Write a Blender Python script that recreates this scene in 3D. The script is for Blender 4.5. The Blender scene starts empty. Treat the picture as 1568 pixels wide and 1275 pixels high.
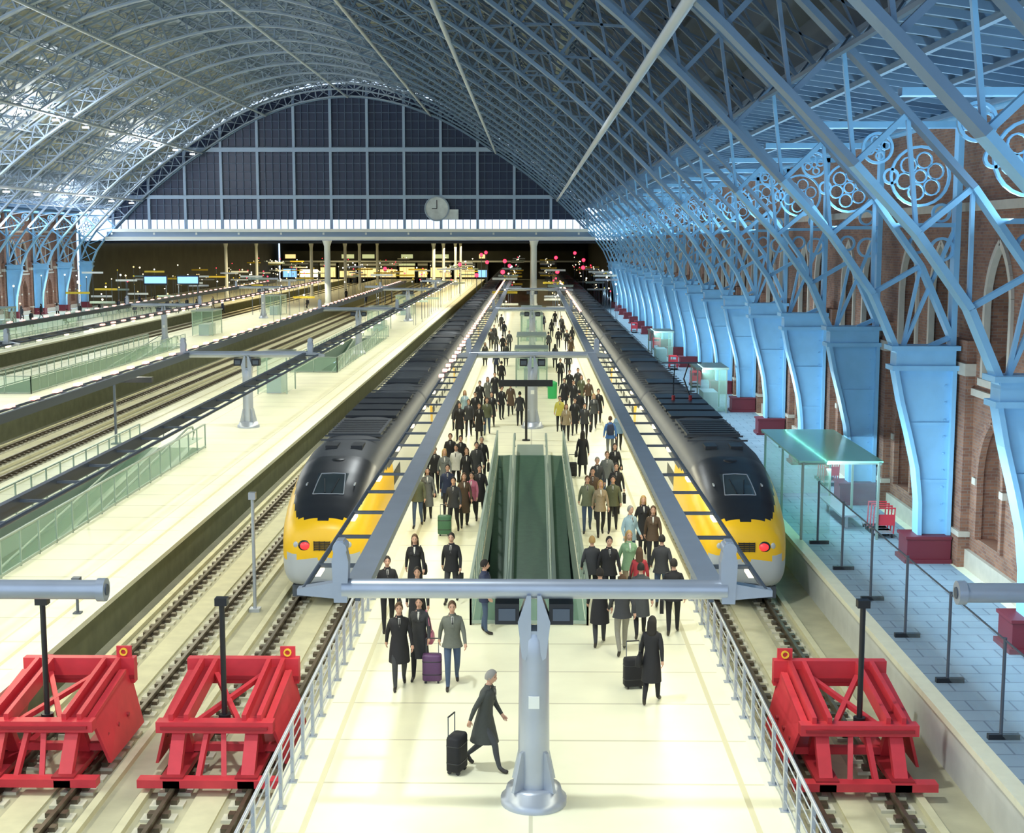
import bpy, math, random
from mathutils import Vector, Matrix
random.seed(7)
scene = bpy.context.scene
COL = scene.collection
H0 = 9.5

# ------------------------------------------------------------------ materials
def newmat(name):
    m = bpy.data.materials.new(name); m.use_nodes = True
    nt = m.node_tree
    return m, nt, nt.nodes['Principled BSDF']

def mat(name, col, rough=0.5, metal=0.0, nscale=None, namt=0.15, emit=0, ecol=None, alpha=1.0, bump=0.0):
    m, nt, b = newmat(name)
    b.inputs['Base Color'].default_value = (*col, 1)
    b.inputs['Roughness'].default_value = rough
    b.inputs['Metallic'].default_value = metal
    b.inputs['Alpha'].default_value = alpha
    if emit:
        b.inputs['Emission Color'].default_value = (*(ecol or col), 1)
        b.inputs['Emission Strength'].default_value = emit
        m.cycles.emission_sampling = 'NONE'
    if nscale:
        tc = nt.nodes.new('ShaderNodeTexCoord')
        nz = nt.nodes.new('ShaderNodeTexNoise'); nz.inputs['Scale'].default_value = nscale
        nz.inputs['Detail'].default_value = 5
        nt.links.new(tc.outputs['Object'], nz.inputs['Vector'])
        mx = nt.nodes.new('ShaderNodeMix'); mx.data_type = 'RGBA'
        mx.inputs[6].default_value = (*[c*(1-namt) for c in col], 1)
        mx.inputs[7].default_value = (*[min(1, c*(1+namt)) for c in col], 1)
        nt.links.new(nz.outputs['Fac'], mx.inputs[0])
        nt.links.new(mx.outputs[2], b.inputs['Base Color'])
    return m

def brickmat(name, c1, c2, cm, sx=1.0, wid=0.45, hei=0.15, mortar=0.012, rough=0.8, wall=True, off=0.5, nz_s=.6, nz_a=.35):
    m, nt, b = newmat(name)
    b.inputs['Roughness'].default_value = rough
    tc = nt.nodes.new('ShaderNodeTexCoord')
    sep = nt.nodes.new('ShaderNodeSeparateXYZ'); nt.links.new(tc.outputs['Object'], sep.inputs[0])
    cmb = nt.nodes.new('ShaderNodeCombineXYZ')
    if wall:
        ad = nt.nodes.new('ShaderNodeMath'); ad.operation = 'ADD'
        nt.links.new(sep.outputs[0], ad.inputs[0]); nt.links.new(sep.outputs[1], ad.inputs[1])
        nt.links.new(ad.outputs[0], cmb.inputs[0]); nt.links.new(sep.outputs[2], cmb.inputs[1])
    else:
        nt.links.new(sep.outputs[0], cmb.inputs[0]); nt.links.new(sep.outputs[1], cmb.inputs[1])
    br = nt.nodes.new('ShaderNodeTexBrick'); nt.links.new(cmb.outputs[0], br.inputs['Vector'])
    br.offset = off
    br.inputs['Color1'].default_value = (*c1, 1); br.inputs['Color2'].default_value = (*c2, 1)
    br.inputs['Mortar'].default_value = (*cm, 1)
    br.inputs['Scale'].default_value = sx
    br.inputs['Mortar Size'].default_value = mortar
    br.inputs['Brick Width'].default_value = wid; br.inputs['Row Height'].default_value = hei
    nz = nt.nodes.new('ShaderNodeTexNoise'); nz.inputs['Scale'].default_value = nz_s; nz.inputs['Detail'].default_value = 6
    nt.links.new(tc.outputs['Object'], nz.inputs['Vector'])
    mx = nt.nodes.new('ShaderNodeMix'); mx.data_type = 'RGBA'; mx.blend_type = 'MULTIPLY'
    mx.inputs[0].default_value = nz_a
    nt.links.new(br.outputs['Color'], mx.inputs[6])
    hsv = nt.nodes.new('ShaderNodeHueSaturation'); hsv.inputs['Value'].default_value = 1.15
    nt.links.new(nz.outputs['Fac'], mx.inputs[7])
    nt.links.new(mx.outputs[2], hsv.inputs['Color'])
    nt.links.new(hsv.outputs[0], b.inputs['Base Color'])
    return m

M = {}
M['plat'] = brickmat('platform_paving', (.88,.87,.66), (.85,.84,.63), (.60,.58,.42), wid=4.2, hei=2.1, mortar=0.035, rough=.38, wall=False, off=0, nz_a=.28)
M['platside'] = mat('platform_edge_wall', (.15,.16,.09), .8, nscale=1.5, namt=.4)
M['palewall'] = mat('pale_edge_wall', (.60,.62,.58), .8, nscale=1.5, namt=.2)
M['coping'] = mat('coping_stone', (.82,.81,.62), .6, nscale=3, namt=.1)
M['tactile'] = mat('tactile_line', (.60,.57,.38), .7)
M['slate'] = brickmat('grey_paving', (.30,.40,.49), (.26,.36,.45), (.15,.21,.28), wid=.9, hei=.6, mortar=.02, rough=.6, wall=False)
M['bed'] = mat('track_slab', (.50,.48,.33), .85, nscale=1.2, namt=.35)
M['rail'] = mat('rail_steel', (.14,.115,.08), .4, .5, nscale=6, namt=.4)
M['sleeper'] = mat('sleeper_concrete', (.64,.62,.49), .8, nscale=4, namt=.2)
M['curb'] = mat('track_kerb', (.66,.63,.42), .8, nscale=2, namt=.2)
M['brick'] = brickmat('red_brick', (.36,.16,.09), (.23,.095,.06), (.27,.20,.16), wid=.26, hei=.09, mortar=.009, nz_s=1.5, nz_a=.6)
M['stone'] = mat('limestone', (.50,.43,.35), .7, nscale=3, namt=.2)
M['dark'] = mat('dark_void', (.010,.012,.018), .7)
M['olive'] = mat('far_hall_wall', (.06,.06,.04), .7, nscale=.4, namt=.5)
M['maroon'] = mat('maroon_plinth', (.15,.015,.028), .5)
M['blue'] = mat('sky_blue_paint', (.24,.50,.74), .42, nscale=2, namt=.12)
M['blue2'] = mat('blue_paint_shaded', (.15,.24,.35), .5, nscale=1, namt=.15)  # shaded copy of the sky-blue paint, for high right ironwork
M['blue3'] = mat('blue_paint_dim', (.30,.38,.48), .5, nscale=1, namt=.15)  # dimmed copy of the sky-blue paint, for high left ironwork
M['purl'] = mat('pale_grey_tube', (.50,.56,.62), .45)
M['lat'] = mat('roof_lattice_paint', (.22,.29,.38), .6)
M['latl'] = mat('roof_lattice_lit', (.33,.40,.48), .6)  # lattice colour brightened for the lit left of the roof
M['latd'] = mat('roof_lattice_shaded', (.075,.115,.165), .6)  # lattice colour darkened for the shaded right of the roof
M['skinL'] = mat('roof_boards_lit', (.18,.24,.31), .8, nscale=.5, namt=.3)  # lit copy of the boards; roof lighting put into the colour
M['skinR'] = mat('roof_boards_shaded', (.045,.062,.085), .8, nscale=.5, namt=.3)  # shaded copy of the boards, darkened for the dim right side
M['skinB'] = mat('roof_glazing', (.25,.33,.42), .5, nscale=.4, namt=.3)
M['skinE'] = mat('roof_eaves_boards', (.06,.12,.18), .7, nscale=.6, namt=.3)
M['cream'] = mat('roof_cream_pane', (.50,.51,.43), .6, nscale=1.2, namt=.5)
M['creamd'] = mat('roof_cream_pane_shaded', (.19,.22,.18), .6, nscale=1.2, namt=.6)  # shaded copy of the cream pane for the dim right side
M['gglass'] = mat('night_glass', (.012,.026,.075), .40)
M['mull'] = mat('gable_mullion', (.32,.43,.58), .5)
M['mull2'] = mat('gable_fine_bar', (.07,.115,.19), .5)
M['white'] = mat('white_fascia', (.80,.82,.76), .5)
M['metal'] = mat('gantry_metal', (.42,.46,.52), .33, .4, nscale=2, namt=.12)
M['metald'] = mat('gantry_dark_metal', (.10,.12,.15), .45, .4)
M['black'] = mat('black_plastic', (.012,.013,.016), .4)
M['red'] = mat('buffer_red', (.62,.042,.06), .5, nscale=3, namt=.2)
M['redd'] = mat('buffer_dark_red', (.34,.02,.03), .5)
M['lamp'] = mat('lamp_warm', (1,.9,.7), .5, emit=4, ecol=(1,.80,.45))
M['lampw'] = mat('lamp_white', (1,1,1), .5, emit=6, ecol=(1,.97,.88))
M['lampp'] = mat('lamp_pink', (1,.7,.65), .5, emit=1.9, ecol=(1,.46,.38))
M['redl'] = mat('signal_red', (1,.05,.05), .5, emit=6, ecol=(1,.02,.05))
M['tail'] = mat('tail_lamp', (1,.05,.05), .3, emit=1.3, ecol=(1,.02,.03))
M['screen'] = mat('screen_blue', (.2,.5,.9), .5, emit=1.4, ecol=(.25,.55,1))
M['shop'] = mat('shop_window_lit', (1,.8,.4), .5, emit=1.2, ecol=(1,.70,.28))
M['shopg'] = mat('shop_window_green', (.8,.9,.5), .5, emit=.6, ecol=(.75,.8,.4))
M['yellow'] = mat('train_yellow', (.90,.53,.012), .35)
M['navy'] = mat('train_black', (.014,.017,.024), .38)
M['roofg'] = mat('train_roof_grey', (.050,.058,.068), .55, nscale=1, namt=.25)
M['roofr'] = mat('train_roof_rib', (.075,.083,.095), .55)
M['silver'] = mat('train_silver', (.48,.52,.55), .35, .1)
M['twhite'] = mat('train_white', (.74,.73,.64), .4)
M['wind'] = mat('windscreen', (.035,.05,.06), .12)
M['green'] = mat('walkway_green', (.04,.10,.06), .5, nscale=5, namt=.3)
M['greens'] = mat('walkway_steel', (.32,.40,.34), .4, .4)
M['bin'] = mat('bin_green', (.03,.4,.12), .5)
M['yb'] = mat('yellow_sign', (.9,.65,.05), .5)
M['pale'] = mat('pale_panel', (.60,.66,.68), .6, nscale=.9, namt=.5)
M['glass'] = mat('green_glass', (.40,.66,.50), .06, alpha=.34)
M['glassb'] = mat('clear_glass', (.35,.50,.60), .06, alpha=.14)
M['glassr'] = mat('shelter_glass', (.34,.72,.55), .15, alpha=.88)

# ------------------------------------------------------------------ mesh builder
class MB:
    def __init__(s): s.v=[]; s.f=[]; s.m=[]; s.sm=[]; s.mats=[]
    def mi(s, mt):
        if isinstance(mt, int): return mt
        if mt not in s.mats: s.mats.append(mt)
        return s.mats.index(mt)
    def add(s, vs, fs, mt, smooth=False):
        o=len(s.v); s.v += [tuple(v) for v in vs]
        k=s.mi(mt)
        for f in fs:
            s.f.append(tuple(i+o for i in f)); s.m.append(k); s.sm.append(smooth)
    def box(s,x0,x1,y0,y1,z0,z1,mt):
        x0,x1=min(x0,x1),max(x0,x1)
        vs=[(x0,y0,z0),(x1,y0,z0),(x1,y1,z0),(x0,y1,z0),(x0,y0,z1),(x1,y0,z1),(x1,y1,z1),(x0,y1,z1)]
        s.add(vs,[(0,3,2,1),(4,5,6,7),(0,1,5,4),(1,2,6,5),(2,3,7,6),(3,0,4,7)],mt)
    def bar(s,p,q,w,h,mt,up=(0,0,1)):
        p=Vector(p);q=Vector(q);d=(q-p)
        if d.length<1e-6: return
        d.normalize(); u=Vector(up)
        if abs(d.dot(u))>.99: u=Vector((0,1,0)) if abs(d.y)<.9 else Vector((1,0,0))
        a=d.cross(u).normalized(); b=a.cross(d).normalized()
        a=a*w/2; b=b*h/2
        vs=[p-a-b,p+a-b,p+a+b,p-a+b,q-a-b,q+a-b,q+a+b,q-a+b]
        s.add(vs,[(0,3,2,1),(4,5,6,7),(0,1,5,4),(1,2,6,5),(2,3,7,6),(3,0,4,7)],mt)
    def sweep(s,pts,rs,mt,n=8,caps=True,smooth=True):
        pts=[Vector(p) for p in pts]
        if not hasattr(rs,'__len__'): rs=[rs]*len(pts)
        o=[];fs=[]
        ref=None
        for i,p in enumerate(pts):
            d=(pts[min(i+1,len(pts)-1)]-pts[max(i-1,0)]).normalized()
            if ref is None:
                ref=Vector((0,0,1)) if abs(d.z)<.9 else Vector((1,0,0))
            a=d.cross(ref).normalized(); b=d.cross(a).normalized()
            if a.length<.5: a=Vector((1,0,0)); b=d.cross(a)
            for k in range(n):
                t=2*math.pi*k/n
                o.append(p+(a*math.cos(t)+b*math.sin(t))*rs[i])
        for i in range(len(pts)-1):
            for k in range(n):
                fs.append((i*n+k,i*n+(k+1)%n,(i+1)*n+(k+1)%n,(i+1)*n+k))
        s.add(o,fs,mt,smooth)
        if caps:
            s.add(o[:n],[tuple(range(n))],mt); s.add(o[-n:],[tuple(reversed(range(n)))],mt)
    def tube(s,p,q,r,mt,n=8,r2=None): s.sweep([p,q],[r,r if r2 is None else r2],mt,n)
    def loft(s,rings,mt,smooth=True,caps=True):
        n=len(rings[0]); o=[p for r in rings for p in r]; fs=[]
        for i in range(len(rings)-1):
            for k in range(n):
                fs.append((i*n+k,i*n+(k+1)%n,(i+1)*n+(k+1)%n,(i+1)*n+k))
        if caps: fs.append(tuple(reversed(range(n)))); fs.append(tuple((len(rings)-1)*n+k for k in range(n)))
        s.add(o,fs,mt,smooth)
    def prism(s,poly,a0,a1,axis,mt):
        n=len(poly)
        f=(lambda p,a:(p[0],a,p[1])) if axis=='y' else (lambda p,a:(a,p[0],p[1]))
        vs=[f(p,a0) for p in poly]+[f(p,a1) for p in poly]
        fs=[tuple(range(n)),tuple(reversed(range(n,2*n)))]+[(i,i+n,(i+1)%n+n,(i+1)%n) for i in range(n)]
        s.add(vs,fs,mt)
    def ring(s,c,r,w,t,mt,n=20):
        vs=[];fs=[]
        for i in range(n):
            a=2*math.pi*i/n; ca,sa=math.cos(a),math.sin(a)
            for (rr,yy) in ((r-w/2,-t/2),(r+w/2,-t/2),(r+w/2,t/2),(r-w/2,t/2)):
                vs.append((c[0]+rr*ca,c[1]+yy,c[2]+rr*sa))
        for i in range(n):
            j=(i+1)%n
            for k in range(4): fs.append((i*4+k,i*4+(k+1)%4,j*4+(k+1)%4,j*4+k))
        s.add(vs,fs,mt)
    def ball(s,c,r,mt,nu=12,nv=8):
        if not hasattr(r,'__len__'): r=(r,r,r)
        vs=[];fs=[]
        for j in range(nv+1):
            ph=math.pi*j/nv
            for i in range(nu):
                th=2*math.pi*i/nu
                vs.append((c[0]+r[0]*math.sin(ph)*math.cos(th),c[1]+r[1]*math.sin(ph)*math.sin(th),c[2]+r[2]*math.cos(ph)))
        for j in range(nv):
            for i in range(nu): fs.append((j*nu+i,(j+1)*nu+i,(j+1)*nu+(i+1)%nu,j*nu+(i+1)%nu))
        s.add(vs,fs,mt,True)
    def mesh(s,name):
        me=bpy.data.meshes.new(name); me.from_pydata(s.v,[],s.f)
        for k in s.mats: me.materials.append(M[k] if isinstance(k,str) else k)
        me.polygons.foreach_set('material_index',s.m); me.polygons.foreach_set('use_smooth',s.sm)
        me.update(); return me
    def obj(s,name,loc=(0,0,0)):
        me=s.mesh(name)
        o=bpy.data.objects.new(name,me); COL.objects.link(o)
        if loc!=(0,0,0):
            me.transform(Matrix.Translation(-Vector(loc))); o.location=loc
        return o

# ------------------------------------------------------------------ arch profile
XC=-25.4
ctrl=[(36.9,0),(36.75,3),(36.2,6),(34.9,8.6),(32.6,11.2),(28.9,14.9),(25,18.2),(20.4,21.4),(13.6,25.5),(7,28.0),(0,29.0)]
full=ctrl+[(-a,b) for a,b in reversed(ctrl[:-1])]
def catmull(P,n=12):
    out=[]
    Q=[(2*P[0][0]-P[1][0],2*P[0][1]-P[1][1])]+P+[(2*P[-1][0]-P[-2][0],2*P[-1][1]-P[-2][1])]
    for i in range(1,len(Q)-2):
        for k in range(n):
            t=k/n
            out.append(tuple(.5*((2*Q[i][j])+(-Q[i-1][j]+Q[i+1][j])*t+(2*Q[i-1][j]-5*Q[i][j]+4*Q[i+1][j]-Q[i+2][j])*t*t+(-Q[i-1][j]+3*Q[i][j]-3*Q[i+1][j]+Q[i+2][j])*t**3) for j in (0,1)))
    out.append(P[-1]); return out
CUR=catmull(full)
def resample(P,step):
    L=[0]
    for a,b in zip(P,P[1:]): L.append(L[-1]+math.hypot(b[0]-a[0],b[1]-a[1]))
    n=max(2,round(L[-1]/step)); out=[];j=0
    for i in range(n+1):
        d=L[-1]*i/n
        while j<len(L)-2 and L[j+1]<d: j+=1
        t=(d-L[j])/max(1e-9,L[j+1]-L[j])
        out.append((P[j][0]+(P[j+1][0]-P[j][0])*t,P[j][1]+(P[j+1][1]-P[j][1])*t))
    return out
def offset(P,d):
    out=[]
    for i in range(len(P)):
        a=P[max(0,i-1)];b=P[min(len(P)-1,i+1)]
        tx,tz=b[0]-a[0],b[1]-a[1];l=math.hypot(tx,tz)
        out.append((P[i][0]+tz/l*d,P[i][1]-tx/l*d))
    return out
RIN=resample([p for p in CUR if p[1]>=6.0],2.1)
ROUT=offset(RIN,1.6)
X=lambda hw: XC+hw
BAY=8.93
YR=[40.3+BAY*k for k in range(-4,18)]
YEND=YR[-1]+.5
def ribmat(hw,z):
    if z<12.2: return 'blue'  # blue glow painted in: brighter copy only below this height
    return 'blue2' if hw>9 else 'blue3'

rb=MB()
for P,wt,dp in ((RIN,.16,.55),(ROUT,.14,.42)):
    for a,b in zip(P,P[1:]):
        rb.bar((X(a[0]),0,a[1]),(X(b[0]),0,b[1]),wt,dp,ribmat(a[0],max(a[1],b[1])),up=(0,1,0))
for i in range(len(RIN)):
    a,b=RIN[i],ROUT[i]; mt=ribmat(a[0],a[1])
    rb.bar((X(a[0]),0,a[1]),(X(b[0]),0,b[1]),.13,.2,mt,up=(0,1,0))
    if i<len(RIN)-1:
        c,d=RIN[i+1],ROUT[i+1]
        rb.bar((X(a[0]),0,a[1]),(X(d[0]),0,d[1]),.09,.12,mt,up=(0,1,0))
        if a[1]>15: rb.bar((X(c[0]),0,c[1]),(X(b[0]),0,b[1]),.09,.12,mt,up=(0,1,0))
side=MB()
XO=12.35
inn=[(11.50,.8),(11.48,1.8),(11.36,2.8),(11.12,3.8),(10.85,4.8),(10.66,5.7)]
side.prism(inn+[(XO,5.7),(XO,.8)],-.09,.09,'y','blue')
for a,b in zip(inn,inn[1:]): side.bar((a[0],0,a[1]),(b[0],0,b[1]),.12,.60,'blue',up=(0,1,0))
side.bar((XO,0,.8),(XO,0,5.7),.12,.60,'blue',up=(0,1,0))
for z,x in ((2.4,11.4),(4.1,11.05)): side.box(x,XO,-.14,.14,z-.05,z+.05,'blue')
for k in range(9):
    z=1.2+k*.5; side.box(XO-.22,XO-.17,-.13,-.09,z,z+.05,'blue')
side.box(10.5,XO+.08,-.42,.42,5.7,5.84,'blue'); side.box(10.62,XO,-.34,.34,5.84,6.28,'blue'); side.box(10.45,XO+.1,-.45,.45,6.28,6.42,'blue')
side.box(11.1,12.38,-.48,.48,0,.78,'maroon'); side.box(11.02,12.4,-.56,.56,0,.12,'maroon'); side.box(11.05,12.39,-.53,.53,.72,.8,'maroon')
side.bar((12.3,0,6.3),(12.3,0,12.9),.16,.4,'blue',up=(0,1,0))
side.bar((8.2,0,12.75),(12.6,0,12.75),.4,.18,'blue')
side.bar((10.4,0,9.9),(12.3,0,9.9),.25,.12,'blue')
side.bar((10.9,0,6.4),(12.3,0,9.9),.1,.14,'blue',up=(0,1,0))
for (cx,cz,r) in ((11.2,11.3,.84),(9.95,12.1,.42),(11.9,9.2,.32),(11.2,9.35,.24),(11.85,10.25,.24),(10.35,11.3,.2)):
    side.ring((cx,0,cz),r,.075,.12,'blue',24)
    if r>.4:
        nn=4 if r<.7 else 6
        for k in range(nn):
            a=2*math.pi*k/nn+.3
            side.ring((cx+math.cos(a)*r*.55,0,cz+math.sin(a)*r*.55),r*.27,.045,.09,'blue',12)
        side.ring((cx,0,cz),r*.22,.045,.09,'blue',12)
def merge(dst,src,mir=False,dy=0):
    o=len(dst.v)
    for v in src.v: dst.v.append(((2*XC-v[0]) if mir else v[0],v[1]+dy,v[2]))
    mp=[dst.mi(k) for k in src.mats]
    for f,m_,sm in zip(src.f,src.m,src.sm):
        g=tuple(i+o for i in f); dst.f.append(tuple(reversed(g)) if mir else g); dst.m.append(mp[m_]); dst.sm.append(sm)
ribs=MB()
for y in YR:
    merge(ribs,rb,dy=y); merge(ribs,side,dy=y); merge(ribs,side,True,dy=y)
ribs.obj('iron_roof_ribs')

TOPC=[p for p in ROUT if p[1]>12.4]
OUTD=resample(offset(catmull(TOPC,4),.25),.78)
PU=resample(OUTD,3.4)
PUI=offset(PU,-.75)
def lm(hw,z): return 'latd' if hw>13 else ('latl' if hw<-8 else 'lat')  # roof light and shade put into lattice colour, by side
bay=MB()
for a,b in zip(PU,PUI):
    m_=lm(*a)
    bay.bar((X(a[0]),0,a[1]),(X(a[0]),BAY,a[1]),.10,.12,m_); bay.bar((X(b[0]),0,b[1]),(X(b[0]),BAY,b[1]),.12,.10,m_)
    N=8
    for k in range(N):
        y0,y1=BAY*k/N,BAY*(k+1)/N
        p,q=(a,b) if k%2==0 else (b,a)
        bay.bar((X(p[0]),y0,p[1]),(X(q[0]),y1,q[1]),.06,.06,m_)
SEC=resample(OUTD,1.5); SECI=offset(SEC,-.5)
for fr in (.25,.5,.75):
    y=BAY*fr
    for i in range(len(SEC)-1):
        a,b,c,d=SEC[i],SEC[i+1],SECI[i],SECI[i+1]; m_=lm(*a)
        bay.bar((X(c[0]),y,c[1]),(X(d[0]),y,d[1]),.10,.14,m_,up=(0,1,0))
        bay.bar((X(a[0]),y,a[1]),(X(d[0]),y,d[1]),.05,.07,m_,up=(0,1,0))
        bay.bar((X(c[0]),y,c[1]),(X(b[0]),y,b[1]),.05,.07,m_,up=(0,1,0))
for sgn in (1,-1):   # eaves battens
    x0,z0=XC+sgn*OUTD[0][0],OUTD[0][1]; x1,z1=XC+sgn*38.0,13.2
    for k in range(8):
        y=BAY*(k+.5)/8; bay.bar((x0,y,z0),(x1,y,z1),.10,.16,'blue2')
    for t in (.3,.62,.94): bay.bar((x0+(x1-x0)*t,0,z0+(z1-z0)*t-.12),(x0+(x1-x0)*t,BAY,z0+(z1-z0)*t-.12),.14,.14,'blue2')
pur=MB()
for y in YR[:-1]: merge(pur,bay,dy=y)
pur.obj('roof_purlin_trusses')
tb=MB()
def on_inner(hw):
    return min(CUR,key=lambda p:abs(p[0]-hw)+(0 if p[1]>7 else 99))
for hw in (0,11.5,-11.5,20.3,-20.3,28.9,-28.9):
    p=on_inner(hw); tb.tube((X(p[0]),YR[0],p[1]-.1),(X(p[0]),YEND,p[1]-.1),.15,'purl',8)
tb.obj('roof_longitudinal_tubes')
rl=MB()
for hw in (-20.3,-28.9):
    p=on_inner(hw)
    for y in YR[2:]:
        rl.box(X(p[0])-.28,X(p[0])+.28,y+3.95,y+4.45,p[1]-.62,p[1]-.45,'lampw'); rl.bar((X(p[0]),y+4.2,p[1]-.45),(X(p[0]),y+4.2,p[1]-.1),.08,.08,'metald')
rl.obj('roof_floodlights')
sk=MB()
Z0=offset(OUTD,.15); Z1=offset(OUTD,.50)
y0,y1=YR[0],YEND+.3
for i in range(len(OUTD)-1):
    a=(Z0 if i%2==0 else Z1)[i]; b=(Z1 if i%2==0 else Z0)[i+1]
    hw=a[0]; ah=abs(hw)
    if i%2==0: mt='skinR' if hw>9 else ('skinL' if ah>21.5 else 'skinB')  # boards take the shaded copy right, the lit copy left
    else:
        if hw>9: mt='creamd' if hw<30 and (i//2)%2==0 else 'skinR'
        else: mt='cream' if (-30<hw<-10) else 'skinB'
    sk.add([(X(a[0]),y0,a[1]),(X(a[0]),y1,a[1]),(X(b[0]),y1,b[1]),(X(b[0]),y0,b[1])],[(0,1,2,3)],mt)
e=Z0[0]
for sgn in (1,-1):
    sk.add([(XC+sgn*e[0],y0,e[1]),(XC+sgn*e[0],y1,e[1]),(XC+sgn*38.4,y1,13.35),(XC+sgn*38.4,y0,13.35)],[(0,1,2,3)],'skinE')
sk.obj('ceiling')

# ------------------------------------------------------------------ side walls
def arch_pts(yc,w,zs,n=7):
    r=w*1.0; L=[]
    for k in range(n+1):
        t=k/n*math.acos(.5)
        L.append((yc+w/2-r*math.cos(t),zs+r*math.sin(t)))
    return L+[(2*yc-p[0],p[1]) for p in reversed(L[:-1])]
XF,XB=12.75,13.55
def wallbay(mb,y):
    ztop=13.3
    cs=[y+BAY*.3,y+BAY*.7]; w=2.1; zs=7.6; zb=5.6
    zl=1.0; zsl=2.7
    # lower wall with recessed blind arches
    mb.box(XF,XB,y,y+BAY,0,zl,'brick')
    edges=[y]+[e for c in cs for e in (c-w/2,c+w/2)]+[y+BAY]
    for i in (0,2,4): mb.box(XF,XB,edges[i],edges[i+1],zl,ztop,'brick')
    for c in cs:
        for (z_s,zt_,z_b) in ((zsl,zb,zl),(zs,ztop,zb)):
            A=arch_pts(c,w,z_s); n=len(A)//2
            mb.prism([(c-w/2,zt_)]+[p for p in A[:n+1]]+[(c,zt_)],XF,XB,'x','brick')
            mb.prism([(c,zt_)]+[p for p in A[n:]]+[(c+w/2,zt_)],XF,XB,'x','brick')
            path=[(c-w/2,z_b)]+A+[(c+w/2,z_b)]
            for p,q in zip(path,path[1:]): mb.bar((XF,p[0],p[1]),(XF,q[0],q[1]),.18,.18,'stone' if z_b>3 else 'brick',up=(1,0,0))
        mb.box(XF-.12,XF+.1,c-w/2-.2,c+w/2+.2,zb-.2,zb,'stone')
        mb.bar((XF+.45,c,zb),(XF+.45,c,zs+1.5),.12,.12,'stone')
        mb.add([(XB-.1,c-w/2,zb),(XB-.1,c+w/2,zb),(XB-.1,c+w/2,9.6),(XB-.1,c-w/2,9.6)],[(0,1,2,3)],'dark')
        mb.add([(XB-.3,c-w/2,zl),(XB-.3,c+w/2,zl),(XB-.3,c+w/2,4.7),(XB-.3,c-w/2,4.7)],[(0,1,2,3)],'brick')
        mb.box(XF-.14,XF+.02,c-1.3,c-1.0,2.55,2.75,'stone'); mb.box(XF-.14,XF+.02,c+1.0,c+1.3,2.55,2.75,'stone')
    mb.box(XF-.10,XF,y,y+BAY,5.05,5.25,'stone'); mb.box(XF-.15,XF,y,y+BAY,10.3,10.55,'stone')
    mb.box(XF-.12,XF,y,y+BAY,0,.55,'stone')
    mb.box(XF-.3,XF,y,y+BAY,13.0,13.3,'blue')
    mb.box(XF-.25,XF,y-.85,y+.85,0,6.6,'brick'); mb.box(XF-.32,XF,y-.95,y+.95,5.6,5.95,'stone'); mb.box(XF-.32,XF,y-.95,y+.95,0,.9,'brick')
    mb.box(XF-.33,XF,y-1.0,y+1.0,.9,1.05,'stone')
t=MB()
for y in YR[:-1]: wallbay(t,y)
for nm,mir in (('wall_east',False),('wall_west',True)):
    w=MB(); merge(w,t,mir); w.obj(nm)

# ------------------------------------------------------------------ gable screen
gs=MB()
GY=YEND+.4
GIN=[(a[0],a[1]) for a in resample([p for p in CUR if p[1]>=10.9],1.0)]
GA=offset(GIN,1.8)
gs.add([(X(p[0]),GY+.3,p[1]) for p in GA],[tuple(range(len(GA)))],'gglass')
def ztop_at(hw):
    for a,b in zip(GA,GA[1:]):
        if min(a[0],b[0])<=hw<=max(a[0],b[0]):
            t=(hw-a[0])/((b[0]-a[0]) or 1e-9); return a[1]+(b[1]-a[1])*t
    return 10.9
def hw_at(z):
    for a,b in zip(GA,GA[1:]):
        if a[1]<=z<=b[1]: return a[0]+(b[0]-a[0])*(z-a[1])/((b[1]-a[1]) or 1e-9)
    return 0
i=0; hwv=-33.15
while hwv<33.2:
    zt=ztop_at(hwv)
    if zt>11.2:
        if i%5==0: gs.bar((X(hwv),GY,10.9),(X(hwv),GY,zt),.36,.5,'mull')
        else: gs.bar((X(hwv),GY+.1,10.9),(X(hwv),GY+.1,zt),.09,.1,'mull2')
    hwv+=1.02; i+=1
z=11.9
while z<28.5:
    h=hw_at(z); gs.bar((X(-h),GY+.1,z),(X(h),GY+.1,z),.1,.08,'mull2'); z+=1.15
for z,t in ((11.5,.4),(15.3,.50),(21.8,.60)):
    h=hw_at(z); gs.bar((X(-h),GY-.1,z),(X(h),GY-.1,z),.5,t,'mull')
for a,b in zip(GIN,GIN[1:]): gs.bar((X(a[0]),GY-.1,a[1]),(X(b[0]),GY-.1,b[1]),.3,.5,'blue2',up=(0,1,0))
gs.bar((X(-33),GY-.6,10.7),(X(33.2),GY-.6,10.7),1.6,.40,'white'); gs.bar((X(-34),GY-.9,9.6),(X(34.2),GY-.9,9.6),1.0,.45,'white')
gs.bar((X(-34),GY-.2,10.1),(X(34.2),GY-.2,10.1),.5,.9,'mull')
for n in range(12):
    xx=X(-33)+n*5.9
    gs.box(xx-.12,xx+.12,GY-1.5,GY-1.4,10.1,10.4,'white')
gs.obj('window_1')
ck=MB(); cy=GY-.45  # added clock-shaped panel standing in for an unidentified pale shape on the screen
ck.tube((-13.2,cy,13.7),(-13.2,cy+.25,13.7),1.75,'pale',28); ck.box(-12.6,-10.2,cy+.02,cy+.2,12.2,13.6,'pale'); ck.ring((-13.2,cy-.03,13.7),1.65,.18,.1,'blue3',28)
ck.box(-13.25,-13.15,cy-.06,cy,13.7,14.9,'dark'); ck.box(-13.9,-13.2,cy-.06,cy,13.66,13.74,'dark')
ck.obj('clock_shaped_panel')

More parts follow.
